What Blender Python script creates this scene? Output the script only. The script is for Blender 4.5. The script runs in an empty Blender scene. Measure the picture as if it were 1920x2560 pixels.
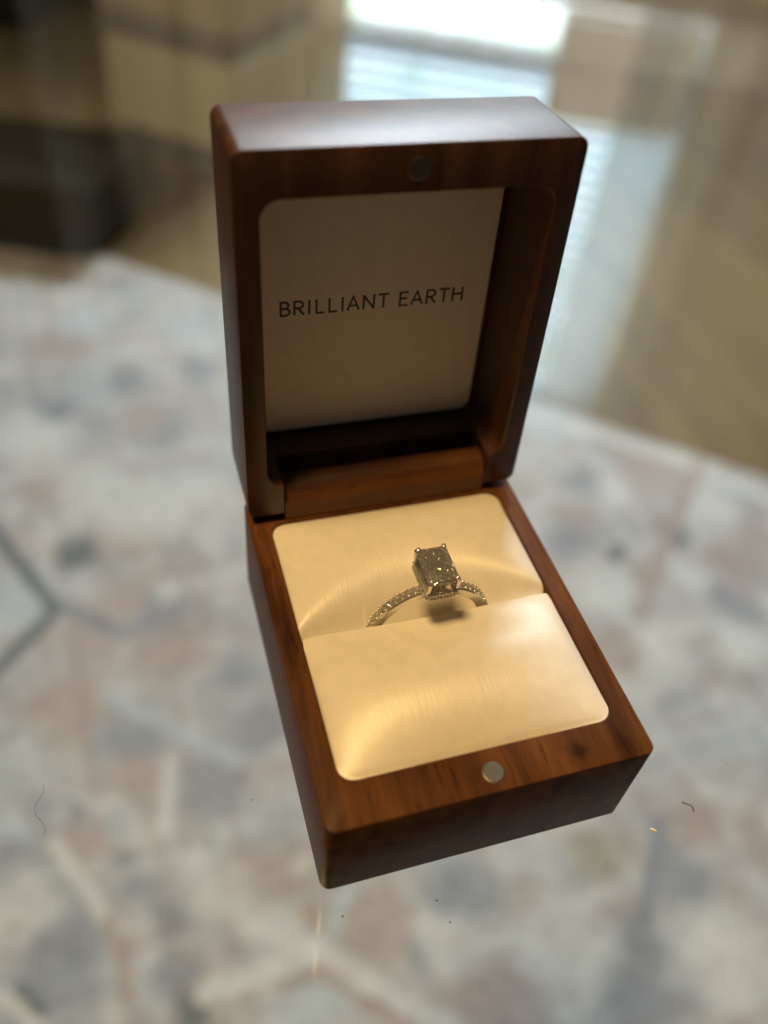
import bpy, bmesh, math, random
import numpy as np
from mathutils import Vector, Matrix

random.seed(7); rng = np.random.default_rng(11)
scene = bpy.context.scene
S = 0.0008                      # scene is laid out in box units (box 60 wide); one unit = 0.8 mm

# ------------------------------------------------------------------ camera
CR = ((0.95518, -0.28337, 0.08566), (-0.14860, -0.70923, -0.68914), (0.25604, 0.64552, -0.71955))
CP = (-17.977, -52.607, 157.370)
cd = bpy.data.cameras.new('camera'); cam = bpy.data.objects.new('camera', cd)
scene.collection.objects.link(cam)
cam.matrix_world = Matrix(((CR[0][0], -CR[1][0], -CR[2][0], CP[0]*S),
                           (CR[0][1], -CR[1][1], -CR[2][1], CP[1]*S),
                           (CR[0][2], -CR[1][2], -CR[2][2], CP[2]*S), (0, 0, 0, 1)))
cd.sensor_fit = 'VERTICAL'; cd.sensor_height = 36.0; cd.lens = 2114.33/2560*36.0
cd.clip_start = 0.005; cd.clip_end = 60
fx = Vector((30.5-CP[0], 38.5-CP[1], 34.0-CP[2]))
cd.dof.use_dof = True; cd.dof.focus_distance = fx.dot(Vector(CR[2]))*S
cd.dof.aperture_fstop = 7.8
scene.camera = cam

# ------------------------------------------------------------------ world, lamps, exposure
w = bpy.data.worlds.new('World'); scene.world = w; w.use_nodes = True
bg = w.node_tree.nodes['Background']; bg.inputs[0].default_value = (0.95, 0.92, 0.86, 1); bg.inputs[1].default_value = 0.026

def lamp(name, loc, target, size, power, col, sizey=None, shape='DISK'):
    l = bpy.data.lights.new(name, 'AREA'); l.shape = shape; l.size = size*S
    if sizey: l.size_y = sizey*S
    l.energy = power; l.color = col
    o = bpy.data.objects.new(name, l); scene.collection.objects.link(o)
    o.location = Vector(loc)*S
    o.rotation_euler = (Vector(target)-Vector(loc)).to_track_quat('-Z', 'Y').to_euler()
    return o
lamp('warm_ceiling_lamp', (-210, 84, 880), (30, 38, 25), 200, 5.7, (1.0, 0.655, 0.275))
az = math.radians(20); el = math.radians(36); dist = 3000
lamp('window_daylight', (30+dist*math.cos(el)*math.sin(az), 40+dist*math.cos(el)*math.cos(az), dist*math.sin(el)),
     (30, 300, -300), 760, 138.0, (0.82, 0.91, 1.0), 520, 'RECTANGLE')
sp = bpy.data.lights.new('cabinet_fill_spot', 'SPOT'); sp.energy = 30; sp.color = (1.0, .80, .50); sp.spot_size = math.radians(40); sp.spot_blend = .6; sp.shadow_soft_size = .06  # added fill spot that brightens the cabinet, no real fixture
spo = bpy.data.objects.new('cabinet_fill_spot', sp); scene.collection.objects.link(spo); spo.location = Vector((-1500, 500, 700))*S
spo.rotation_euler = (Vector((150, 1500, -250))-Vector((-1500, 500, 700))).to_track_quat('-Z', 'Y').to_euler()
sp = bpy.data.lights.new('wall_fill_spot', 'SPOT'); sp.energy = 150; sp.color = (1.0, .95, .85); sp.spot_size = math.radians(64); sp.spot_blend = .5; sp.shadow_soft_size = .15  # added fill spot for curtains, sill cushion and window wall only
spo = bpy.data.objects.new('wall_fill_spot', sp); scene.collection.objects.link(spo); spo.location = Vector((300, -200, 1700))*S
spo.rotation_euler = (Vector((1240, 1980, 900))-Vector((300, -200, 1700))).to_track_quat('-Z', 'Y').to_euler()
vs = scene.view_settings; vs.view_transform = 'Standard'; vs.look = 'None'; vs.exposure = 0.0; vs.gamma = 1.0
scene.render.engine = 'CYCLES'
cy = scene.cycles; cy.use_denoising = True; cy.max_bounces = 24; cy.transmission_bounces = 16
cy.transparent_max_bounces = 24; cy.glossy_bounces = 8; cy.diffuse_bounces = 5; cy.sample_clamp_indirect = 6.0
cy.caustics_refractive = True; cy.caustics_reflective = True; cy.blur_glossy = 0.3

# ------------------------------------------------------------------ helpers
def v(p): return (p[0]*S, p[1]*S, p[2]*S)
def link(name, me, mat=None, parent=None, smooth=None):
    o = bpy.data.objects.new(name, me); scene.collection.objects.link(o)
    if mat and not me.materials: me.materials.append(mat)
    if parent: o.parent = parent
    if smooth is not None:
        me.polygons.foreach_set('use_smooth', [True]*len(me.polygons))
        me.set_sharp_from_angle(angle=math.radians(smooth))
    return o
def mesh(name, verts, faces):
    me = bpy.data.meshes.new(name); me.from_pydata([v(p) for p in verts], [], faces); me.update(); return me
def empty(name, loc=(0, 0, 0)):
    o = bpy.data.objects.new(name, None); scene.collection.objects.link(o); o.empty_display_size = 0.01
    o.location = v(loc); return o
def tag(o, label, cat, group=None):
    o['label'] = label; o['category'] = cat
    if group: o['group'] = group
    return o
def structure(o): o['kind'] = 'structure'; return o
def under(child, root):                                  # keep world placement
    child.parent = root; child.matrix_parent_inverse = Matrix.Translation(-root.location); return child

class MB:
    def __init__(s): s.v = []; s.f = []
    def add(s, vs, fs):
        n = len(s.v); s.v += [tuple(p) for p in vs]; s.f += [tuple(i+n for i in f) for f in fs]; return s
    def box(s, x0, x1, y0, y1, z0, z1):
        return s.add([(x0,y0,z0),(x1,y0,z0),(x1,y1,z0),(x0,y1,z0),(x0,y0,z1),(x1,y0,z1),(x1,y1,z1),(x0,y1,z1)],
                     [(0,3,2,1),(4,5,6,7),(0,1,5,4),(1,2,6,5),(2,3,7,6),(3,0,4,7)])
    def loft(s, loops, capa=True, capb=True):
        n = len(loops[0]); base = len(s.v)
        for l in loops: s.v += [tuple(p) for p in l]
        for k in range(len(loops)-1):
            a, b = base+k*n, base+(k+1)*n
            for i in range(n):
                j = (i+1) % n; s.f.append((a+i, a+j, b+j, b+i))
        if capa: s.f.append(tuple(base+i for i in reversed(range(n))))
        if capb: s.f.append(tuple(base+(len(loops)-1)*n+i for i in range(n)))
        return s
    def tube(s, pts, r, n=8, closed=False):
        P = [Vector(p) for p in pts]; loops = []; m = len(P)
        for i, p in enumerate(P):
            a = P[(i-1) % m] if (closed or i) else P[i]; b = P[(i+1) % m] if (closed or i < m-1) else P[i]
            d = (b-a).normalized(); up = Vector((0,0,1)) if abs(d.z) < .9 else Vector((1,0,0))
            x = d.cross(up).normalized(); y = x.cross(d)
            ri = r[i] if isinstance(r, (list, tuple)) else r
            loops.append([p+ri*(math.cos(t)*x+math.sin(t)*y) for t in [2*math.pi*k/n for k in range(n)]])
        if closed: loops.append(loops[0]); return s.loft(loops, False, False)
        return s.loft(loops)
    def ball(s, c, r, n=8, m=5, sc=(1,1,1)):
        loops = []
        for i in range(1, m):
            t = math.pi*i/m
            loops.append([(c[0]+sc[0]*r*math.sin(t)*math.cos(2*math.pi*k/n), c[1]+sc[1]*r*math.sin(t)*math.sin(2*math.pi*k/n), c[2]-sc[2]*r*math.cos(t)) for k in range(n)])
        return s.loft(loops)
    def build(s, name, mat, parent=None, smooth=None):
        me = mesh(name, s.v, s.f)
        bm = bmesh.new(); bm.from_mesh(me); bmesh.ops.recalc_face_normals(bm, faces=bm.faces); bm.to_mesh(me); bm.free()
        return link(name, me, mat, parent, smooth)

def rrect(x0, x1, y0, y1, r, z, n=8):
    out = []
    for cx, cy, a0 in ((x1-r, y1-r, 0), (x0+r, y1-r, 90), (x0+r, y0+r, 180), (x1-r, y0+r, 270)):
        for k in range(n+1):
            a = math.radians(a0+90*k/n); out.append((cx+r*math.cos(a), cy+r*math.sin(a), z))
    return out

# ------------------------------------------------------------------ materials
def newmat(name):
    m = bpy.data.materials.new(name); m.use_nodes = True
    return m, m.node_tree.nodes, m.node_tree.links, m.node_tree.nodes['Principled BSDF']
def setp(p, **k):
    for a, b in k.items():
        p.inputs[a.replace('_', ' ')].default_value = (*b, 1) if isinstance(b, tuple) else b
def plain(name, col, rough=.5, metal=0., spec=.5):
    m, N, L, p = newmat(name); setp(p, Base_Color=col, Roughness=rough, Metallic=metal); p.inputs['Specular IOR Level'].default_value = spec
    return m
def ramp(N, stops):
    r = N.new('ShaderNodeValToRGB'); e = r.color_ramp.elements
    e[0].position, e[0].color = stops[0][0], (*stops[0][1], 1); e[1].position, e[1].color = stops[-1][0], (*stops[-1][1], 1)
    for pos, c in stops[1:-1]:
        q = e.new(pos); q.color = (*c, 1)
    return r
def mixc(N, L, a, b, fac, mode='MIX'):
    m = N.new('ShaderNodeMix'); m.data_type = 'RGBA'; m.blend_type = mode
    for sock, val in ((m.inputs[0], fac), (m.inputs[6], a), (m.inputs[7], b)):
        if hasattr(val, 'is_output'): L.new(val, sock)
        else: sock.default_value = val if isinstance(val, float) else (*val, 1)
    return m.outputs[2]

def wood(name, axis='y', seed=0., knot=None, dark=1.0, spec=.28):
    m, N, L, p = newmat(name)
    tc = N.new('ShaderNodeTexCoord'); mp = N.new('ShaderNodeMapping')
    f = {'x': (35, 420, 420), 'y': (420, 35, 420), 'z': (420, 420, 35)}[axis]
    mp.inputs['Scale'].default_value = f; mp.inputs['Location'].default_value = (seed, seed*1.7, seed*.6)
    L.new(tc.outputs['Object'], mp.inputs[0])
    n1 = N.new('ShaderNodeTexNoise'); n1.inputs['Scale'].default_value = .55; n1.inputs['Detail'].default_value = 6; n1.inputs['Roughness'].default_value = .62; n1.inputs['Distortion'].default_value = .5
    L.new(mp.outputs[0], n1.inputs[0])
    r = ramp(N, [(.25, (.026*dark, .0095*dark, .0045*dark)), (.43, (.070*dark, .0275*dark, .0098*dark)), (.57, (.110*dark, .043*dark, .0142*dark)), (.78, (.19*dark, .080*dark, .0255*dark))])
    L.new(n1.outputs[0], r.inputs[0])
    n2 = N.new('ShaderNodeTexNoise'); n2.inputs['Scale'].default_value = 8.0; n2.inputs['Detail'].default_value = 3
    L.new(mp.outputs[0], n2.inputs[0])
    r2 = ramp(N, [(.30, (.45, .40, .38)), (.44, (1, 1, 1)), (.75, (1.0, 1.0, 1.0)), (.86, (1.35, 1.3, 1.2))])
    L.new(n2.outputs[0], r2.inputs[0])
    col = mixc(N, L, r.outputs[0], r2.outputs[0], .75, 'MULTIPLY')
    n3 = N.new('ShaderNodeTexNoise'); n3.inputs['Scale'].default_value = 70; n3.inputs['Detail'].default_value = 2
    L.new(tc.outputs['Object'], n3.inputs[0])
    r3 = ramp(N, [(.3, (.72, .66, .62)), (.7, (1.18, 1.12, 1.05))]); L.new(n3.outputs[0], r3.inputs[0])
    col = mixc(N, L, col, r3.outputs[0], .9, 'MULTIPLY')
    if knot:
        d = N.new('ShaderNodeVectorMath'); d.operation = 'DISTANCE'; L.new(tc.outputs['Object'], d.inputs[0]); d.inputs[1].default_value = v(knot)
        nz = N.new('ShaderNodeTexNoise'); nz.inputs['Scale'].default_value = 900; L.new(tc.outputs['Object'], nz.inputs[0])
        ad = N.new('ShaderNodeMath'); ad.operation = 'MULTIPLY_ADD'; L.new(nz.outputs[0], ad.inputs[0]); ad.inputs[1].default_value = .0016; L.new(d.outputs['Value'], ad.inputs[2])
        mr = N.new('ShaderNodeMapRange'); mr.inputs['From Min'].default_value = .0012; mr.inputs['From Max'].default_value = .0028; mr.inputs['To Min'].default_value = .85; mr.inputs['To Max'].default_value = 0
        L.new(ad.outputs[0], mr.inputs[0])
        col = mixc(N, L, col, (.018, .008, .005), mr.outputs[0])
    L.new(col, p.inputs['Base Color'])
    b = N.new('ShaderNodeBump'); b.inputs['Strength'].default_value = .22; b.inputs['Distance'].default_value = .00012
    L.new(n2.outputs[0], b.inputs['Height']); L.new(b.outputs[0], p.inputs['Normal'])
    rr = N.new('ShaderNodeMapRange'); rr.inputs['To Min'].default_value = .34; rr.inputs['To Max'].default_value = .52; L.new(n2.outputs[0], rr.inputs[0])
    L.new(rr.outputs[0], p.inputs['Roughness']); p.inputs['Specular IOR Level'].default_value = spec
    return m

def satin(name, col, rough, spec, aniso=0.):
    m, N, L, p = newmat(name)
    tc = N.new('ShaderNodeTexCoord'); mp = N.new('ShaderNodeMapping'); mp.inputs['Scale'].default_value = (3000, 190, 190)
    L.new(tc.outputs['Object'], mp.inputs[0])
    n = N.new('ShaderNodeTexNoise'); n.inputs['Scale'].default_value = 1; n.inputs['Detail'].default_value = 3; L.new(mp.outputs[0], n.inputs[0])
    w1 = N.new('ShaderNodeTexNoise'); w1.inputs['Scale'].default_value = 420; w1.inputs['Detail'].default_value = 2; L.new(tc.outputs['Object'], w1.inputs[0])
    dirt = N.new('ShaderNodeTexNoise'); dirt.inputs['Scale'].default_value = 1500; dirt.inputs['Detail'].default_value = 1; L.new(tc.outputs['Object'], dirt.inputs[0])
    r = ramp(N, [(.16, (.6, .5, .36)), (.20, (1, 1, 1)), (1, (1, 1, 1))]); L.new(dirt.outputs[0], r.inputs[0])
    r2 = ramp(N, [(.3, tuple(c*.93 for c in col)), (.7, col)]); L.new(w1.outputs[0], r2.inputs[0])
    L.new(mixc(N, L, r2.outputs[0], r.outputs[0], 1.0, 'MULTIPLY'), p.inputs['Base Color'])
    b = N.new('ShaderNodeBump'); b.inputs['Strength'].default_value = .8; b.inputs['Distance'].default_value = .00007
    L.new(n.outputs[0], b.inputs['Height']); L.new(b.outputs[0], p.inputs['Normal'])
    setp(p, Roughness=rough); p.inputs['Specular IOR Level'].default_value = spec
    if aniso:
        p.inputs['Anisotropic'].default_value = aniso; tg = N.new('ShaderNodeCombineXYZ'); tg.inputs[0].default_value = 1.0; L.new(tg.outputs[0], p.inputs['Tangent'])
    return m

def glass_table():
    m, N, L, p = newmat('table_glass'); N.remove(p)
    out = N['Material Output']; geo = N.new('ShaderNodeNewGeometry')
    ior = N.new('ShaderNodeMix'); ior.data_type = 'FLOAT'; L.new(geo.outputs['Backfacing'], ior.inputs[0]); ior.inputs[2].default_value = 1.5; ior.inputs[3].default_value = 1/1.5
    fr = N.new('ShaderNodeFresnel'); L.new(ior.outputs[0], fr.inputs[0])
    t = N.new('ShaderNodeBsdfTransparent'); t.inputs[0].default_value = (.955, .97, .965, 1)
    g = N.new('ShaderNodeBsdfGlossy'); g.inputs['Roughness'].default_value = .012; g.inputs[0].default_value = (1, 1, 1, 1)
    mx = N.new('ShaderNodeMixShader'); L.new(fr.outputs[0], mx.inputs[0]); L.new(t.outputs[0], mx.inputs[1]); L.new(g.outputs[0], mx.inputs[2])
    L.new(mx.outputs[0], out.inputs[0]); return m

def gem(name, col=(1, 1, 1), ior=2.42, fill_mix=.2):
    m, N, L, p = newmat(name); setp(p, Base_Color=col, Roughness=0.0, IOR=ior); p.inputs['Transmission Weight'].default_value = 1.0
    df = N.new('ShaderNodeBsdfDiffuse'); df.inputs[0].default_value = (.8, .78, .74, 1); mx = N.new('ShaderNodeMixShader'); mx.inputs[0].default_value = fill_mix  # pale diffuse share stands in for room light the stone would reflect
    L.new(p.outputs[0], mx.inputs[1]); L.new(df.outputs[0], mx.inputs[2]); L.new(mx.outputs[0], N['Material Output'].inputs[0]); return m

M_basewood = wood('cherry_wood_base', 'y', 3.1, knot=(46.3, 3.6, 25.2), dark=1.0, spec=.10)
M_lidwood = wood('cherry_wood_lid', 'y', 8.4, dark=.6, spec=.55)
M_barwood = wood('cherry_wood_hinge', 'x', 5.2)
M_satin = satin('cream_satin', (.71, .66, .55), .45, .9, .72)
M_panel = satin('cream_leatherette', (.86, .755, .62), .62, .35)
M_ink = plain('dark_ink', (.035, .034, .032), .5)
M_magnet = plain('nickel_magnet', (.14, .135, .115), .5, 1.0)
M_gold = plain('white_gold', (.82, .78, .71), .2, .82)
M_gem = gem('diamond', (1, .985, .96), 2.35, .08)
M_pave = gem('pave_diamond', (1, .985, .96), 2.2, .15)

# ------------------------------------------------------------------ the setting: floor, rug, glass table
FZ = -560.0
fm, N, L, p = newmat('brown_floor_boards')
tc = N.new('ShaderNodeTexCoord'); mp = N.new('ShaderNodeMapping'); mp.inputs['Rotation'].default_value = (0, 0, .7); mp.inputs['Scale'].default_value = (9, 1.2, 1); L.new(tc.outputs['Object'], mp.inputs[0])
n = N.new('ShaderNodeTexNoise'); n.inputs['Scale'].default_value = 3; n.inputs['Detail'].default_value = 5; L.new(mp.outputs[0], n.inputs[0])
r = ramp(N, [(.3, (.12, .075, .026)), (.7, (.23, .145, .053))]); L.new(n.outputs[0], r.inputs[0]); L.new(r.outputs[0], p.inputs['Base Color']); setp(p, Roughness=.45)
structure(MB().add([(-9000,-9000,FZ-8),(9000,-9000,FZ-8),(9000,9000,FZ-8),(-9000,9000,FZ-8)], [(0,1,2,3)]).build('floor', fm))

BLOBS = [(-153,312,12,'b'),(-123,303,10,'b'),(-88,294,11,'l'),(-83,259,10,'b'),(-73,227,12,'b'),(-56,196,13,'b'),(-61,158,14,'b'),(-47,129,13,'d'),(-167,271,23,'b'),(-9,303,25,'b'),(40,349,20,'b'),(-71,368,24,'b'),(-141,177,27,'b'),(-129,216,24,'b'),(-128,405,26,'t'),(-68,325,15,'t'),(8,209,19,'t'),(50,173,11,'o'),(-25,201,9,'t'),(-122,275,14,'t'),(50,217,14,'t'),(53,215,6,'c'),(-165,236,21,'c'),(-170,220,7,'t'),(-10,200,18,'c'),(-33,233,13,'c'),(25,170,17,'c'),(227,138,15,'t'),(93,150,24,'t'),(188,70,21,'t'),(153,80,14,'t'),(306,84,16,'b'),(309,56,26,'b'),(274,40,21,'b'),(362,123,20,'b'),(177,159,20,'b'),(127,119,12,'b'),(36,114,22,'l'),(402,97,13,'t'),(452,136,14,'t'),(402,166,17,'t'),(302,156,18,'g'),(366,59,30,'c'),(240,102,29,'c'),(150,128,17,'c'),(-173,544,27,'l'),(-104,601,17,'d'),(-33,888,20,'b'),(18,784,17,'b'),(-27,498,24,'b'),(35,414,17,'b'),(-107,981,34,'t'),(-12,809,25,'t'),(-143,708,20,'t'),(-94,496,25,'t'),(-26,455,29,'t'),(-51,610,24,'t'),(-153,798,30,'c'),(-82,696,29,'c'),(-28,649,33,'c'),(65,1006,25,'l'),(-17,522,12,'c'),(-116,849,19,'b'),(33,672,23,'c'),(64,897,19,'b'),(-78,1035,24,'l'),(-64,530,16,'t'),(578,648,27,'t'),(601,588,35,'t'),(502,584,21,'b'),(432,499,22,'b'),(484,467,12,'d'),(569,484,15,'d'),(569,392,14,'b'),(585,364,17,'b'),(509,435,14,'t'),(494,709,27,'l'),(530,567,17,'c'),(649,519,23,'c'),(553,412,14,'c'),(447,423,28,'c'),(466,338,29,'c'),(671,462,17,'t'),(470,384,12,'t'),(625,433,24,'t'),(421,346,19,'t'),(462,539,16,'t'),(565,321,22,'c')]
LINES = [([(-181,176),(-155,150)],5,'c'),([(-140,282),(-105,214)],5,'c'),([(-39,137),(53,148)],6,'c'),([(-40,333),(-52,274)],5,'c'),([(-88,414),(17,319)],6,'l'),([(-102,209),(-92,173),(-93,151)],4,'t'),([(-168,179),(-152,156)],3,'d'),([(-182,308),(-163,296)],5,'l'),([(20,143),(51,148),(130,71),(154,45)],7,'c'),([(85,185),(66,158)],5,'l'),([(17,127),(48,132),(100,78)],4,'t'),([(370,168),(315,96)],6,'b'),([(-198,659),(-185,636),(-131,527),(-173,482),(-194,460)],6,'d'),([(-122,527),(-68,482),(-12,495)],6,'b'),([(488,728),(648,598),(718,515),(745,480)],8,'c'),([(671,591),(574,497),(474,392)],8,'t')]
COL = {'c': (.76,.745,.72), 'b': (.33,.345,.385), 'l': (.58,.625,.66), 't': (.50,.41,.375), 'd': (.16,.185,.195), 'o': (.47,.35,.26), 'g': (.43,.42,.33)}
ec = Vector((745, 545)); et = Vector((-.761, .650)); en = Vector((.650, .761))      # outer rug edge
A0, A1, B1 = -1100.0, 1180.0, 960.0  # rug cut short out of view so less light reaches the box front
def vnoise(x, y, sc, seed):
    g = np.random.default_rng(seed).random((96, 96)); X, Y = x/sc+40, y/sc+40
    i, j = np.floor(X).astype(int), np.floor(Y).astype(int); a, b = X-i, Y-j; a = a*a*(3-2*a); b = b*b*(3-2*b)
    G = lambda p, q: g[p % 96, q % 96]
    return (G(i,j)*(1-a)+G(i+1,j)*a)*(1-b)+(G(i,j+1)*(1-a)+G(i+1,j+1)*a)*b
nu, nv = 560, 260
ta = np.linspace(A0, A1, nu); tb = np.linspace(0, B1, nv)
TA, TB = np.meshgrid(ta, tb, indexing='ij')
RX = ec.x+et.x*TA-en.x*TB; RY = ec.y+et.y*TA-en.y*TB
wx = RX+(vnoise(RX, RY, 26, 1)-.5)*14+(vnoise(RX, RY, 11, 21)-.5)*8; wy = RY+(vnoise(RX, RY, 26, 2)-.5)*14+(vnoise(RX, RY, 11, 22)-.5)*8
C = np.zeros(RX.shape+(3,)); C[:] = (.575, .55, .54)
def over(col, a): C[:] = C*(1-a[..., None])+np.array(col)*a[..., None]
def sst(x, a, b): t = np.clip((x-a)/(b-a), 0, 1); return t*t*(3-2*t)
over(COL['b'], .30*sst(vnoise(wx, wy, 58, 3), .52, .72)); over(COL['t'], .42*sst(vnoise(wx, wy, 50, 4), .55, .75))
over(COL['c'], .5*sst(vnoise(wx, wy, 34, 5), .55, .75)); over(COL['l'], .5*sst(vnoise(wx, wy, 80, 6), .6, .8))
def seg(ax, ay, bx, by):
    dx, dy = bx-ax, by-ay; t = np.clip(((RX-ax)*dx+(RY-ay)*dy)/(dx*dx+dy*dy), 0, 1); return np.hypot(RX-ax-t*dx, RY-ay-t*dy)
for q in (52, 150, 330, 520):                            # border bands along the outer edge and a field lattice
    over(COL['t' if q in (150, 520) else 'b'], .35*np.exp(-((TB-q)/16)**2))
for per_, ph in ((150., .18), (300., .4)):
    dm = np.abs(((TA/per_+ph) % 1)-.5)+np.abs(((TB/per_+.3*ph) % 1)-.5)
    over(COL['c'], .45*np.exp(-((dm-.5)*per_/7)**2)); over(COL['t'], .4*np.exp(-((dm-.40)*per_/8)**2)); over(COL['b'], .25*np.exp(-((dm-.12)*per_/9)**2))
for x, y, rd, c in BLOBS:
    d = np.hypot(wx-x, wy-y)/(rd*(1.35 if rd > 13 else 1.1)); over(COL[c], {'b': .72, 'd': .85}.get(c, .8)*(1-sst(d, .55, 1.5)))
for pts, wd, c in LINES:
    d = np.min([seg(*pts[i], *pts[i+1]) for i in range(len(pts)-1)], axis=0)/wd; over(COL[c], .92*(1-sst(d, .75, 1.7)))
over(COL['t'], .25*np.exp(-((TB-6)/16)**2))
C *= (.90+.2*vnoise(RX, RY, 9, 8))[..., None]
rv_ = np.stack([RX, RY, np.full_like(RX, FZ)+1.5*vnoise(RX, RY, 12, 9)], -1).reshape(-1, 3)
idx = np.arange(nu*nv).reshape(nu, nv)
rf = np.stack([idx[:-1,:-1], idx[:-1,1:], idx[1:,1:], idx[1:,:-1]], -1).reshape(-1, 4)
rm = bpy.data.meshes.new('area_rug'); rm.from_pydata((rv_*S).tolist(), [], rf.tolist()); rm.update()
ca = rm.color_attributes.new('weave', 'FLOAT_COLOR', 'POINT'); ca.data.foreach_set('color', np.concatenate([C.reshape(-1, 3), np.ones((nu*nv, 1))], 1).ravel())
m_rug, N, L, p = newmat('faded_woven_rug'); at = N.new('ShaderNodeAttribute'); at.attribute_name = 'weave'
tc = N.new('ShaderNodeTexCoord'); n = N.new('ShaderNodeTexNoise'); n.inputs['Scale'].default_value = 260; n.inputs['Detail'].default_value = 3; L.new(tc.outputs['Object'], n.inputs[0])
r = ramp(N, [(.3, (.88, .88, .88)), (.7, (1.08, 1.08, 1.08))]); L.new(n.outputs[0], r.inputs[0])
L.new(mixc(N, L, at.outputs[0], r.outputs[0], 1.0, 'MULTIPLY'), p.inputs['Base Color']); setp(p, Roughness=.9); p.inputs['Specular IOR Level'].default_value = .1
b = N.new('ShaderNodeBump'); b.inputs['Strength'].default_value = .4; b.inputs['Distance'].default_value = .002; L.new(n.outputs[0], b.inputs['Height']); L.new(b.outputs[0], p.inputs['Normal'])
rug = link('area_rug', rm, m_rug, None, 180)
tag(rug, 'faded grey blue and cream patterned rug on the floor under the glass table', 'rug')

gt = MB().loft([rrect(-900, 1500, -700, 2300, 60, -15), rrect(-900, 1500, -700, 2300, 60, -.12)]).build('glass_table_top', glass_table())
tag(gt, 'clear glass table top that the wooden ring box stands on', 'table')

# ------------------------------------------------------------------ window wall mirrored in the glass
aw = math.radians(28); wn = Vector((math.sin(aw), math.cos(aw))); wt = Vector((math.cos(aw), -math.sin(aw))); WD = 2400.0
def wp(s_, d_, z): q = Vector(CP[:2])+wn*(WD+d_)+wt*s_; return (q.x, q.y, z)
def wbox(mb, s0, s1, d0, d1, z0, z1):
    P = [wp(a, b_, c) for c in (z0, z1) for a, b_ in ((s0, d0), (s1, d0), (s1, d1), (s0, d1))]
    return mb.add(P, [(0,3,2,1),(4,5,6,7),(0,1,5,4),(1,2,6,5),(2,3,7,6),(3,0,4,7)])
M_wall = plain('beige_wall_paint', (.42, .35, .25), .8)
W0, W1, WZ0, WZ1 = -620, 560, 425, 1680
wall = MB()
wbox(wall, -3000, W0, 0, 120, FZ-8, 2600); wbox(wall, W1, 3200, 0, 120, FZ-8, 2600); wbox(wall, W0, W1, 0, 120, FZ-8, WZ0); wbox(wall, W0, W1, 0, 120, WZ1, 2600)
structure(wall.build('wall', M_wall))
ms, N, L, p = newmat('daylight_garden'); N.remove(p); e = N.new('ShaderNodeEmission'); tc = N.new('ShaderNodeTexCoord')
n = N.new('ShaderNodeTexNoise'); n.inputs['Scale'].default_value = 6; n.inputs['Detail'].default_value = 4; L.new(tc.outputs['Object'], n.inputs[0])
r = ramp(N, [(.34, (.42, .62, .36)), (.44, (.82, .95, 1.0)), (.8, (.92, .98, 1))]); L.new(n.outputs[0], r.inputs[0]); L.new(r.outputs[0], e.inputs[0]); e.inputs[1].default_value = 5.2
L.new(e.outputs[0], N['Material Output'].inputs[0])
structure(wbox(MB(), -900, 900, 420, 430, 100, 1900).build('sky', ms))

win = empty('window', wp(0, 30, WZ0)); tag(win, 'bright window with lowered pale blind mirrored in the glass behind the box', 'window')
M_frame = plain('grey_blue_window_frame', (.42, .50, .58), .5)
fr = MB(); wbox(fr, W0, W0+40, 40, 90, WZ0, WZ1); wbox(fr, W1-40, W1, 40, 90, WZ0, WZ1); wbox(fr, W0+40, W1-40, 40, 90, WZ1-40, WZ1); wbox(fr, W0+40, W1-40, 40, 90, WZ0, WZ0+16)
under(fr.build('frame', M_frame), win)
under(wbox(MB(), W0-30, W1+30, -60, 39, WZ0-26, WZ0-2).build('sill', plain('window_sill_paint', (.7, .7, .68), .5)), win)
mb_, N, L, p = newmat('blind_slat'); N.remove(p)
df = N.new('ShaderNodeBsdfDiffuse'); df.inputs[0].default_value = (.66, .78, .86, 1); tl = N.new('ShaderNodeBsdfTranslucent'); tl.inputs[0].default_value = (.74, .92, 1.0, 1)
mx = N.new('ShaderNodeMixShader'); mx.inputs[0].default_value = .62; L.new(df.outputs[0], mx.inputs[1]); L.new(tl.outputs[0], mx.inputs[2]); L.new(mx.outputs[0], N['Material Output'].inputs[0])
blind = empty('window_blind', wp(0, 20, 560)); tag(blind, 'pale blue slatted blind hanging inside the window, mirrored in the glass', 'blind')
under(wbox(MB(), W0+8, W1-8, 2, 30, 545, 600).build('bottom_rail', plain('blind_rail', (.34, .42, .52), .5)), blind)
slat_me = None
for k in range(26):
    z = 622+k*40
    if slat_me is None:
        ob = MB(); P = [wp(a, d_, zz) for a in (W0+10, W1-10) for d_, zz in ((6, z-16), (8, z-17), (30, z+16), (28, z+17))]
        ob.add(P, [(0,1,2,3),(7,6,5,4),(0,4,5,1),(1,5,6,2),(2,6,7,3),(3,7,4,0)]); so = ob.build('slat', mb_); slat_me = so.data; under(so, blind)
    else:
        so = bpy.data.objects.new('slat', slat_me); scene.collection.objects.link(so); under(so, blind); so.location.z = k*40*S

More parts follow.
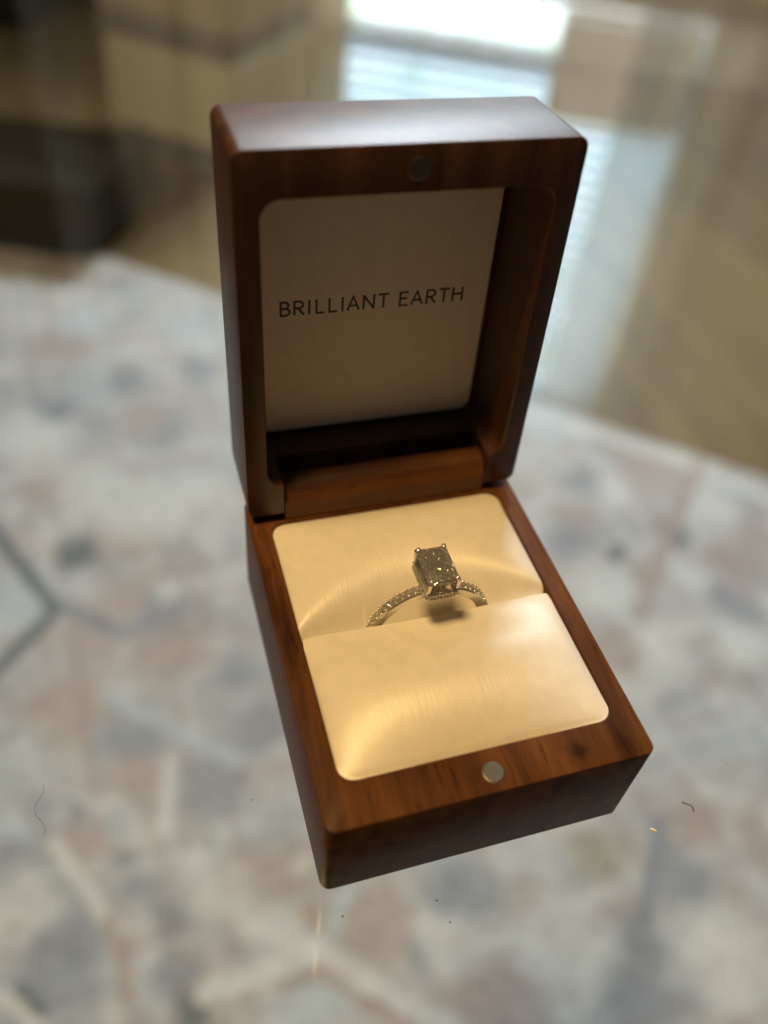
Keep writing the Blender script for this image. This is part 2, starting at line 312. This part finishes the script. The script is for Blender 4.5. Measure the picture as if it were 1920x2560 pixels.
def curtain(name, s0, s1, z0, z1, folds, col, trans, label, amp=40, d=-70):
    m, N, L, p = newmat(name+'_cloth'); N.remove(p)
    df = N.new('ShaderNodeBsdfDiffuse'); df.inputs[0].default_value = (*col, 1); tl = N.new('ShaderNodeBsdfTranslucent'); tl.inputs[0].default_value = (*col, 1)
    mx = N.new('ShaderNodeMixShader'); mx.inputs[0].default_value = trans; L.new(df.outputs[0], mx.inputs[1]); L.new(tl.outputs[0], mx.inputs[2]); L.new(mx.outputs[0], N['Material Output'].inputs[0])
    nn = folds*14; vs_, fs = [], []
    for j, z in enumerate((z0, z0+30, z1)):
        for i in range(nn+1):
            t = i/nn; s_ = s0+(s1-s0)*t
            vs_.append(wp(s_, d+amp*(.7+.3*math.sin(9*t+s0))*math.sin(2*math.pi*folds*t+1.9*math.sin(5*t+s0)+1.2*math.sin(11*t)), z))
    for j in range(2):
        for i in range(nn): a = j*(nn+1)+i; fs.append((a, a+1, a+nn+2, a+nn+1))
    o = MB().add(vs_, fs).build(name, m, None, 60)
    sm = o.modifiers.new('cloth_thickness', 'SOLIDIFY'); sm.thickness = 3*S
    return tag(o, label, 'curtain', 'curtains at the window')
curtain('curtain', -980, -500, 400, 1850, 4, (.74, .68, .54), .6, 'cream curtain left of the window, mirrored in glass left of lid top')
curtain('curtain', 385, 600, 395, 1750, 2, (.60, .56, .48), .45, 'narrow beige curtain edging the window, mirrored in glass right of the box')
curtain('curtain', 605, 1150, 400, 960, 4, (.60, .56, .45), .45, 'short wide beige curtain mirrored in glass at the far right')
sc_o = curtain('sheer_curtain', 215, 383, 400, 1740, 2, (.62, .66, .66), .5, 'thin sheer curtain strip hanging over the blind, mirrored right of the lid', 14, -62)
nt = sc_o.data.materials[0].node_tree; tr = nt.nodes.new('ShaderNodeBsdfTransparent'); m2 = nt.nodes.new('ShaderNodeMixShader'); m2.inputs[0].default_value = .55
src = nt.nodes['Material Output'].inputs[0].links[0].from_socket; nt.links.new(src, m2.inputs[1]); nt.links.new(tr.outputs[0], m2.inputs[2]); nt.links.new(m2.outputs[0], nt.nodes['Material Output'].inputs[0])
cu = MB(); loops = []
for t, sc_ in ((-1, .86), (-.7, .97), (0, 1), (.7, .97), (1, .86)):
    lp = rrect(200-178*sc_, 200+178*sc_, 568-132*sc_, 568+132*sc_, 24, 0, 5); loops.append([wp(x, -30+26*t, z) for x, z, _ in lp])
cush = cu.loft(loops).build('cushion', plain('ivory_cushion_cloth', (.72, .68, .58), .9), None, 50)
tag(cush, 'pale ivory cushion propped on the window sill, mirrored right of the lid', 'cushion')

# pale cabinet and dark bench seen beyond the rug on the left
def standing_box(name, c, e1, e2, h, mat, bev, label, cat):
    c = Vector(c); e1 = Vector(e1); e2 = Vector(e2); root = empty(name, (c.x, c.y, FZ-7.9))
    def ring(i, z): return [(*(c+e1*a+e2*b_), z) for a, b_ in ((i, i), (1-i, i), (1-i, 1-i), (i, 1-i))]
    under(MB().loft([ring(.0, FZ+40), ring(.0, FZ+h-bev), ring(.02, FZ+h)]).build('body', mat), root)
    under(MB().loft([ring(.05, FZ-7.9), ring(.05, FZ+39.8)]).build('plinth', plain(name+'_plinth', (.03, .028, .025), .6)), root)
    return tag(root, label, cat)
standing_box('bench', (-50, 1185), (-440, 190), (110, 190), 120, plain('charcoal_bench_cloth', (.045, .036, .025), .95, 0, .05), 12, 'low charcoal bench at the far left end of the rug', 'bench')
cab = standing_box('cabinet', (15, 1640), (200, -175), (190, 215), 185, plain('cream_cabinet_paint', (.62, .54, .36), .55), 6, 'cream painted cabinet behind the box at upper left', 'cabinet')

def cring(i, z): q = Vector((15, 1640)); return [(*(q+Vector((200, -175))*a+Vector((190, 215))*b_), z) for a, b_ in ((i, i), (1-i, i), (1-i, 1-i), (i, 1-i))]
under(MB().loft([cring(.03, FZ+185.2), cring(.03, FZ+235)]).build('recess', plain('dark_brown_recess', (.05, .035, .02), .7)), cab)
under(MB().loft([cring(0, FZ+235.2), cring(0, FZ+620)]).build('upper_body', plain('tan_cabinet_wood', (.40, .29, .15), .55)), cab)
wr = MB(); wbox(wr, -2600, -1215, -400, -1, FZ-7.9, 1500)
tag(wr.build('backdrop', plain('dark_olive_backdrop', (.045, .04, .026), .7)), 'tall dark wardrobe reflected at the upper left corner', 'backdrop')  # plain dark backdrop block filling the dark area at upper left

# ------------------------------------------------------------------ the ring box
BW, BD, BH, LT = 60.0, 75.38, 25.14, 20.85
box = empty('ring_box', (30, 37.7, 0)); tag(box, 'open reddish wooden ring box with cream satin cushion and lettered lid', 'ring box')
PX0, PX1, PY0, PY1 = 4.3, 55.8, 8.0, 67.4
def R4(i, r, z): return rrect(i, BW-i, i, BD-i, r, z)
base = MB().loft([R4(.8, 1.4, 0), R4(.22, 1.7, .3), R4(0, 1.9, .9), R4(0, 1.9, BH-.3), R4(.09, 1.8, BH-.09), R4(.3, 1.6, BH),
    rrect(PX0-.25, PX1+.25, PY0-.25, PY1+.25, 3.2, BH), rrect(PX0, PX1, PY0, PY1, 3.0, BH-.3), rrect(PX0, PX1, PY0, PY1, 3.0, 6)]).build('base', M_basewood, None, 40)
under(base, box)
def magnet(parent, c, zn, root):
    mb = MB()
    def circ(r, z): return [(c[0]+r*math.cos(t), c[1]+r*math.sin(t), z) for t in [2*math.pi*k/28 for k in range(28)]]
    mb.loft([circ(1.95, c[2]-zn*1.0), circ(1.95, c[2]+zn*.02), circ(1.72, c[2]+zn*.12)])
    o = mb.build('magnet', M_magnet, None, 15); o.parent = parent; return o
mg = magnet(base, (30, 3.5, BH), 1, box)
prof = [(68.15, BH-1), (68.15, 29.4), (68.35, 29.9), (69.0, 31.0), (70.2, 32.2), (71.6, 33.0), (73.0, 33.3), (74.3, 33.0), (75.1, 32.2), (75.36, 31.0), (75.36, BH-1)]
hb = MB().loft([[(x, y, z) for y, z in prof] for x in (7.8, 8.0, 30, 52.4, 52.6)]).build('hinge_bar', M_barwood, None, 35); hb.parent = base

# lid: built closed, then turned about the hinge line
YP, ZP, TH = 72.70, 29.55, math.radians(93.13)
lid_mb = MB().loft([rrect(PX0+.9, PX1-.9, PY0+.6, PY1-.6, 3.0, BH+17.2), rrect(PX0, PX1, PY0, PY1, 3.6, BH+.3), rrect(PX0-.25, PX1+.25, PY0-.25, PY1+.25, 3.8, BH),
    R4(.3, 1.7, BH), R4(.09, 1.9, BH+.09), R4(0, 2.0, BH+.3), R4(0, 2.0, BH+LT-.8), R4(.24, 1.8, BH+LT-.24), R4(.8, 1.4, BH+LT)])
# local frame: origin at hinge line
lid_mb.v = [(x, y-YP, z-ZP) for x, y, z in lid_mb.v]
lid = lid_mb.build('lid', M_lidwood)
cut = MB().box(7.5, 52.9, 66.0-YP, 80-YP, BH-2-ZP, BH+9.5-ZP).build('cutter', M_lidwood)
bo = lid.modifiers.new('notch', 'BOOLEAN'); bo.object = cut; bo.operation = 'DIFFERENCE'; bo.solver = 'EXACT'
dg = bpy.context.evaluated_depsgraph_get(); nm = bpy.data.meshes.new_from_object(lid.evaluated_get(dg)); lid.modifiers.clear(); lid.data = nm; nm.name = 'lid'
bpy.data.objects.remove(cut); nm.polygons.foreach_set('use_smooth', [True]*len(nm.polygons)); nm.set_sharp_from_angle(angle=math.radians(35))
lid.location = v((0, YP, ZP)); lid.rotation_euler = (-TH, 0, 0); under(lid, box)
def lidpart(mb, name, mat, smooth=None):
    mb.v = [(x, y-YP, z-ZP) for x, y, z in mb.v]; o = mb.build(name, mat, None, smooth); o.parent = lid; return o
pz = BH+16.0
lidpart(MB().loft([rrect(6.0, 53.9, 8.9, 66.2, 2.4, BH+17.15), rrect(6.0, 53.9, 8.9, 66.2, 2.4, pz+.25), rrect(6.2, 53.7, 9.1, 66.0, 2.2, pz+.05), rrect(6.6, 53.3, 9.5, 65.6, 1.9, pz)]), 'inner_panel', M_panel, 40)
mb = MB()
def circ(r, z): return [(30.2+r*math.cos(t), 4.0+r*math.sin(t), z) for t in [2*math.pi*k/28 for k in range(28)]]
mb.loft([circ(1.95, BH+1), circ(1.95, BH-.02), circ(1.72, BH-.12)]); lidpart(mb, 'magnet', M_magnet, 15)

# lettering: strokes on a 0..1 cap height
def arc(cx, cy, rx, ry, a0, a1, n=10): return [(cx+rx*math.cos(math.radians(a0+(a1-a0)*k/n)), cy+ry*math.sin(math.radians(a0+(a1-a0)*k/n))) for k in range(n+1)]
GL = {'B': [[(0,0),(0,1)], [(0,1)]+arc(.45,.76,.42,.24,90,-90)+[(0,.52)], [(0,.52)]+arc(.5,.26,.5,.26,90,-90)+[(0,0)]],
      'R': [[(0,0),(0,1)], [(0,1)]+arc(.5,.74,.45,.26,90,-90)+[(0,.48)], [(.42,.48),(1,0)]],
      'I': [[(0,0),(0,1)]], 'L': [[(0,1),(0,0)], [(0,0),(1,0)]], 'A': [[(0,0),(.5,1),(1,0)], [(.19,.33),(.81,.33)]],
      'N': [[(0,0),(0,1)], [(0,1),(1,0)], [(1,0),(1,1)]], 'T': [[(.5,0),(.5,1)], [(0,1),(1,1)]],
      'E': [[(0,0),(0,1)], [(0,1),(1,1)], [(0,.53),(.88,.53)], [(0,0),(1,0)]], 'H': [[(0,0),(0,1)], [(1,0),(1,1)], [(0,.53),(1,.53)]]}
TXT = [('B',10.5,12.45),('R',13.2,15.2),('I',16.25,16.25),('L',17.6,19.3),('L',20.2,21.9),('I',22.95,22.95),('A',23.9,26.4),('N',27.2,29.5),('T',30.3,32.5),('E',34.8,36.5),('A',37.2,39.7),('R',40.5,42.5),('T',43.2,45.3),('H',46.1,48.3)]
lt = MB(); sw = .24; k = 0
for ch, x0, x1 in TXT:
    for st in GL[ch]:
        P = [(x0+.1+(x1-x0-.2)*px_ if x1 > x0 else x0, 37.95-py_*2.85) for px_, py_ in st]
        vs_, n = [], len(P); k += 1; zz = pz-.012-.003*(k % 4)
        for i in range(n):
            a = Vector(P[max(i-1, 0)]); b_ = Vector(P[min(i+1, n-1)]); c = Vector(P[i])
            if 0 < i < n-1:
                d1 = (c-a).normalized(); d2 = (b_-c).normalized(); tn = d1+d2; tn = tn.normalized() if tn.length > 1e-6 else d1
                mlen = min(1/max(tn.dot(d1), .35), 2.2)
            else:
                tn = (b_-a).normalized(); mlen = 1
                c = c+tn*(-.16 if i == 0 else .16)*(1 if ch in 'BRILTENH' else .6)
            nn_ = Vector((-tn.y, tn.x))*sw*mlen
            vs_ += [(c.x+nn_.x, c.y+nn_.y, zz), (c.x-nn_.x, c.y-nn_.y, zz)]
        lt.add(vs_, [(2*i, 2*i+1, 2*i+3, 2*i+2) for i in range(n-1)])
lidpart(lt, 'lettering', M_ink)

# cushion pads
def sgn_inset(e, r): return 0 if e >= r else r-math.sqrt(max(r*r-(r-e)**2, 0))
def pad(name, front):
    nx, ny = 110, 90; xl, xr = PX0+.12, PX1-.12; vs_, fs = [], []
    zr = BH-.55
    for j in range(ny+1):
        tj = j/ny
        for i in range(nx+1):
            u = i/nx; uu = .5-.5*math.cos(math.pi*u); uu = .35*uu+.65*u; sn = max(math.sin(math.pi*uu), 0)
            q = .5-.5*math.cos(math.pi*min(tj/.94, 1)); q = .4*q+.6*min(tj/.94, 1)
            dip = 0
            if front:
                ye = 37.75-1.25*sn**.9; y0 = PY0+.12; y = y0+(ye-y0)*q; t = q
                e = y-y0
                fy = 1-max(1-t/.52, 0)**2.0
                fy *= 1-.70*sst1((t-.45)/.55)**1.6
                H = 4.6
            else:
                yb = 38.05; y1 = PY1-.12; y = y1-(y1-yb)*q; t = q
                e = y1-y
                fy = 1-max(1-t/.42, 0)**2.1; H = 2.9
                a = 2.6+13.5*sn**.9; s_ = y-yb; dip = (2.2+7.4*sn)*math.exp(-(s_/(.50*a))**1.55)
            ins = sgn_inset(e, 2.9)+.22*sgn_inset(max((ye-y) if front else (y-yb), 0), 2.4); x = xl+ins+(xr-xl-2*ins)*uu
            fx_ = (1-abs(2*uu-1)**2.7)**.7
            z = zr+H*fx_*fy+.12*sst1(min(uu, 1-uu)*18)*sst1(e/1.2)-dip
            if tj > .94:
                g = (tj-.94)/.06; z = z-g*(7 if front else 4); y = y+(-.5 if front else 0)*g*g*sn+(.25*math.sin(g*math.pi) if front else 0)
            vs_.append((x, y, z))
    for j in range(ny):
        for i in range(nx): a = j*(nx+1)+i; fs.append((a, a+1, a+nx+2, a+nx+1))
    # outer skirt down into the recess
    n0 = len(vs_); edge = [i for i in range(nx+1)]
    for i in edge: x, y, z = vs_[i]; vs_.append((x, y, z-5))
    for i in range(nx): fs.append((i, i+1, n0+i+1, n0+i))
    for col_ in (0, nx):
        n1 = len(vs_); ids = [j*(nx+1)+col_ for j in range(ny+1)]
        for k_ in ids: x, y, z = vs_[k_]; vs_.append((x, y, min(z-5, 18)))
        for j in range(ny): fs.append((ids[j], ids[j+1], n1+j+1, n1+j))
    o = MB().add(vs_, fs).build(name, M_satin, None, 60); return under(o, box)
def sst1(t): t = min(max(t, 0), 1); return t*t*(3-2*t)
pad('front_cushion', True); pad('rear_cushion', False)

# ------------------------------------------------------------------ the ring
RC = (30.5, 39.0, 19.6); RO, RI = 12.75, 10.75
ring = empty('diamond_ring', (RC[0], RC[1], RC[2]-RO)); tag(ring, 'white gold ring with rectangular diamond and stone set band in the cushion slit', 'ring')
band = MB(); nb = 120; hw = 1.12
sec = [(RI, -hw*.8), (RI+.25, -hw), (RO-.35, -hw), (RO, -hw*.72), (RO, hw*.72), (RO-.35, hw), (RI+.25, hw), (RI, hw*.8)]
lp = [[(RC[0]+rr_*math.cos(t), RC[1]+yy, RC[2]+rr_*math.sin(t)) for rr_, yy in sec] for t in [2*math.pi*k/nb for k in range(nb)]]
bnd = under(band.loft(lp+[lp[0]], False, False).build('band', M_gold, None, 40), ring)

def gem_mesh(rows):
    vs_, fs = [], []; n = len(rows[0])
    for r_ in rows: vs_ += r_
    for k_ in range(len(rows)-1):
        for i in range(n):
            j = (i+1) % n; a, b_, c, d = k_*n+i, k_*n+j, (k_+1)*n+i, (k_+1)*n+j
            if k_ % 2 == 0: fs += [(a, b_, c), (b_, d, c)]
            else: fs += [(a, b_, d), (a, d, c)]
    fs.append(tuple(range(n-1, -1, -1))); fs.append(tuple((len(rows)-1)*n+i for i in range(n)))
    return vs_, fs
def cutrect(a, b, c, z, n, off=0.):
    C8 = [(a, -b+c), (a, b-c), (a-c, b), (-a+c, b), (-a, b-c), (-a, -b+c), (-a+c, -b), (a-c, -b)]
    ts = [0, .10, .24, .38, .5, .60, .74, .88]; out = []
    for i in range(n):
        f = (i+off)/n*8; k_ = int(f) % 8; g = f-int(f); p0, p1 = C8[k_], C8[(k_+1) % 8]
        out.append((p0[0]+(p1[0]-p0[0])*g, p0[1]+(p1[1]-p0[1])*g, z))
    return out
ga, gb, gc, gz = 3.1, 4.45, .95, 38.0
rows = [cutrect(ga*sa, gb*sb, gc*sc_, gz+dz, 32, of) for sa, sb, sc_, dz, of in
        ((.03, .30, .03, -4.0, 0), (.30, .48, .5, -3.2, .5), (.52, .63, .7, -2.5, 0), (.76, .80, .85, -1.55, .5), (.99, .99, 1, -.14, 0), (1, 1, 1, .06, 0), (.86, .90, .95, .48, .5), (.64, .73, .8, .80, 0))]
for ri_ in (1, 2, 3):
    rows[ri_] = [(x*(1+random.uniform(-.07, .07)), y*(1+random.uniform(-.05, .05)), z+random.uniform(-.16, .16)) for x, y, z in rows[ri_]]
vs_, fs = gem_mesh([[(RC[0]-.1+x, RC[1]+.15+y, z) for x, y, z in r_] for r_ in rows])
under(MB().add(vs_, fs).build('center_diamond', M_gem), ring)

def octo(r, z, off=0): return [(r*math.cos(2*math.pi*(k_+off)/10), r*math.sin(2*math.pi*(k_+off)/10), z) for k_ in range(10)]
pv, pf = gem_mesh([octo(.03, -.55), octo(.56, 0, .5), octo(.52, .07), octo(.33, .2, .5)])
pm = MB().add(pv, pf).build('pave_stone', M_pave); pave_me = pm.data; bpy.data.objects.remove(pm)
def stone(loc, nrm, sc_=1.0, spin=0., parent=None):
    o = bpy.data.objects.new('pave_stone', pave_me); scene.collection.objects.link(o)
    q = Vector(nrm).to_track_quat('Z', 'Y'); o.rotation_euler = (q.to_matrix().to_4x4() @ Matrix.Rotation(spin, 4, 'Z')).to_euler()
    o.location = v(loc); o.scale = (sc_, sc_, sc_); return under(o, parent or ring)
beads = MB(); st = 1.34/RO
for side in (1, -1):
    for k_ in range(13):
        t = math.pi/2+side*(math.radians(15.0)+k_*st)
        c, s_ = math.cos(t), math.sin(t); stone((RC[0]+(RO+.12)*c, RC[1], RC[2]+(RO+.12)*s_), (c, 0, s_), 1.12, k_*.7)
        t2 = t+side*st/2; c, s_ = math.cos(t2), math.sin(t2)
        for yy in (-.72, .72): beads.ball((RC[0]+(RO+.10)*c, RC[1]+yy, RC[2]+(RO+.14)*s_), .31, 7, 5)
# gallery: rails, hidden halo stones, basket
hx, hy = 3.05, 4.05
def railpath(dx, z): return [(RC[0]-.1+p_[0], RC[1]+.1+p_[1], z) for p_ in rrect(-hx-dx, hx+dx, -hy-dx, hy+dx, 1.0, 0, 4)]
gal = MB(); gal.tube(railpath(-.05, 33.55), .27, 7, True); gal.tube(railpath(.22, 35.3), .24, 7, True)
low = [(RC[0]-.1+p_[0], RC[1]+.1+p_[1], 31.9) for p_ in rrect(-1.9, 1.9, -1.0, 1.0, .5, 0, 4)]
gal.loft([low, railpath(-.3, 33.45)], False, False)
inn = [(x, y, z) for x, y, z in railpath(-.02, 33.7)]; gal.loft([inn, railpath(.05, 35.2)], False, False)
basket = under(gal.build('basket', M_gold, None, 40), ring)
per = railpath(.14, 34.45); L_ = [Vector(p_) for p_ in per]; L_.append(L_[0]); acc = [0]
for i in range(1, len(L_)): acc.append(acc[-1]+(L_[i]-L_[i-1]).length)
ns = 22
for k_ in range(ns):
    d = acc[-1]*k_/ns; i = next(i for i in range(1, len(acc)) if acc[i] >= d); g = (d-acc[i-1])/max(acc[i]-acc[i-1], 1e-6)
    pt = L_[i-1].lerp(L_[i], g); tn = (L_[i]-L_[i-1]).normalized(); nr = Vector((tn.y, -tn.x, .25)).normalized()
    if nr.dot(pt-Vector((RC[0], RC[1]+.1, pt.z))) < 0: nr = Vector((-tn.y, tn.x, .25)).normalized()
    stone(pt+nr*.12, nr, 1.0, k_*.5)
    m_ = pt+tn*(acc[-1]/ns/2)
    for dz in (-.55, .6): beads.ball(tuple(m_+nr*.12+Vector((0, 0, dz))), .2, 7, 5)
bo_ = under(beads.build('bead_prongs', M_gold, None, 60), ring); bo_['kind'] = 'stuff'
for sx in (-1, 1):
    for sy in (-1, 1):
        c = (RC[0]-.1, RC[1]+.15)
        P = [(c[0]+sx*2.55, c[1]+sy*3.5, 33.6), (c[0]+sx*2.75, c[1]+sy*4.05, 36.4), (c[0]+sx*2.78, c[1]+sy*4.18, 38.1), (c[0]+sx*2.55, c[1]+sy*3.95, 38.65)]
        pr = MB().tube(P, [.36, .42, .48, .42], 8); pr.ball((c[0]+sx*2.52, c[1]+sy*3.92, 38.62), .52, 9, 6, (1, 1.1, .75))
        under(pr.build('prong', M_gold, None, 50), ring)

# ------------------------------------------------------------------ crumbs on the glass
seed_mb = MB().ball((0, 0, 0), .5, 10, 8, (1.55, .62, .55)); so = seed_mb.build('seed', plain('straw_seed_husk', (.62, .55, .30), .4), None, 60)
so.location = v((65.3, -5.0, .27)); so.rotation_euler = (0, 0, math.radians(-42)); tag(so, 'tiny straw coloured seed on the glass right of the box', 'seed')
M_fib = plain('dark_fibre', (.05, .045, .04), .7)
tag(MB().tube([(74.0, -1.2, .12), (74.6, -1.75, .15), (75.3, -2.2, .15), (75.6, -2.9, .12), (75.3, -3.6, .1)], .13, 6).build('hair_fibre', M_fib, None, 60), 'short curved dark fibre on the glass right of the seed', 'fibre')
tag(MB().tube([(-47.2+.9*math.sin(k*.42+1), 33-k*.55, .1) for k in range(20)], .035, 5).build('hair_fibre', M_fib, None, 60), 'long fine hair lying on the glass at far left', 'fibre')
sp0 = MB().ball((0, 0, 0), .22, 7, 5, (1, .7, .4)).build('dust_speck', M_fib, None, 60)
for i, (x, y) in enumerate([(20.9, -10.6), (2.7, -4.8), (53.3, -8.4), (-8.8, 20.3), (-16.4, 22.2), (19.8, -6.5), (-24, 60), (72, 20), (88, 4), (81, -14), (-30, -2), (96, 30)]):
    o = sp0 if i == 0 else sp0.copy()
    if i: scene.collection.objects.link(o)
    s_ = (.7 if i < 6 else .3)+.4*random.random(); o.scale = (s_, s_, s_); o.rotation_euler = (0, 0, random.random()*3); o.location = v((x, y, .08*s_))
    tag(o, 'tiny dark dust speck lying on the glass table top', 'speck', 'dust specks on the glass')
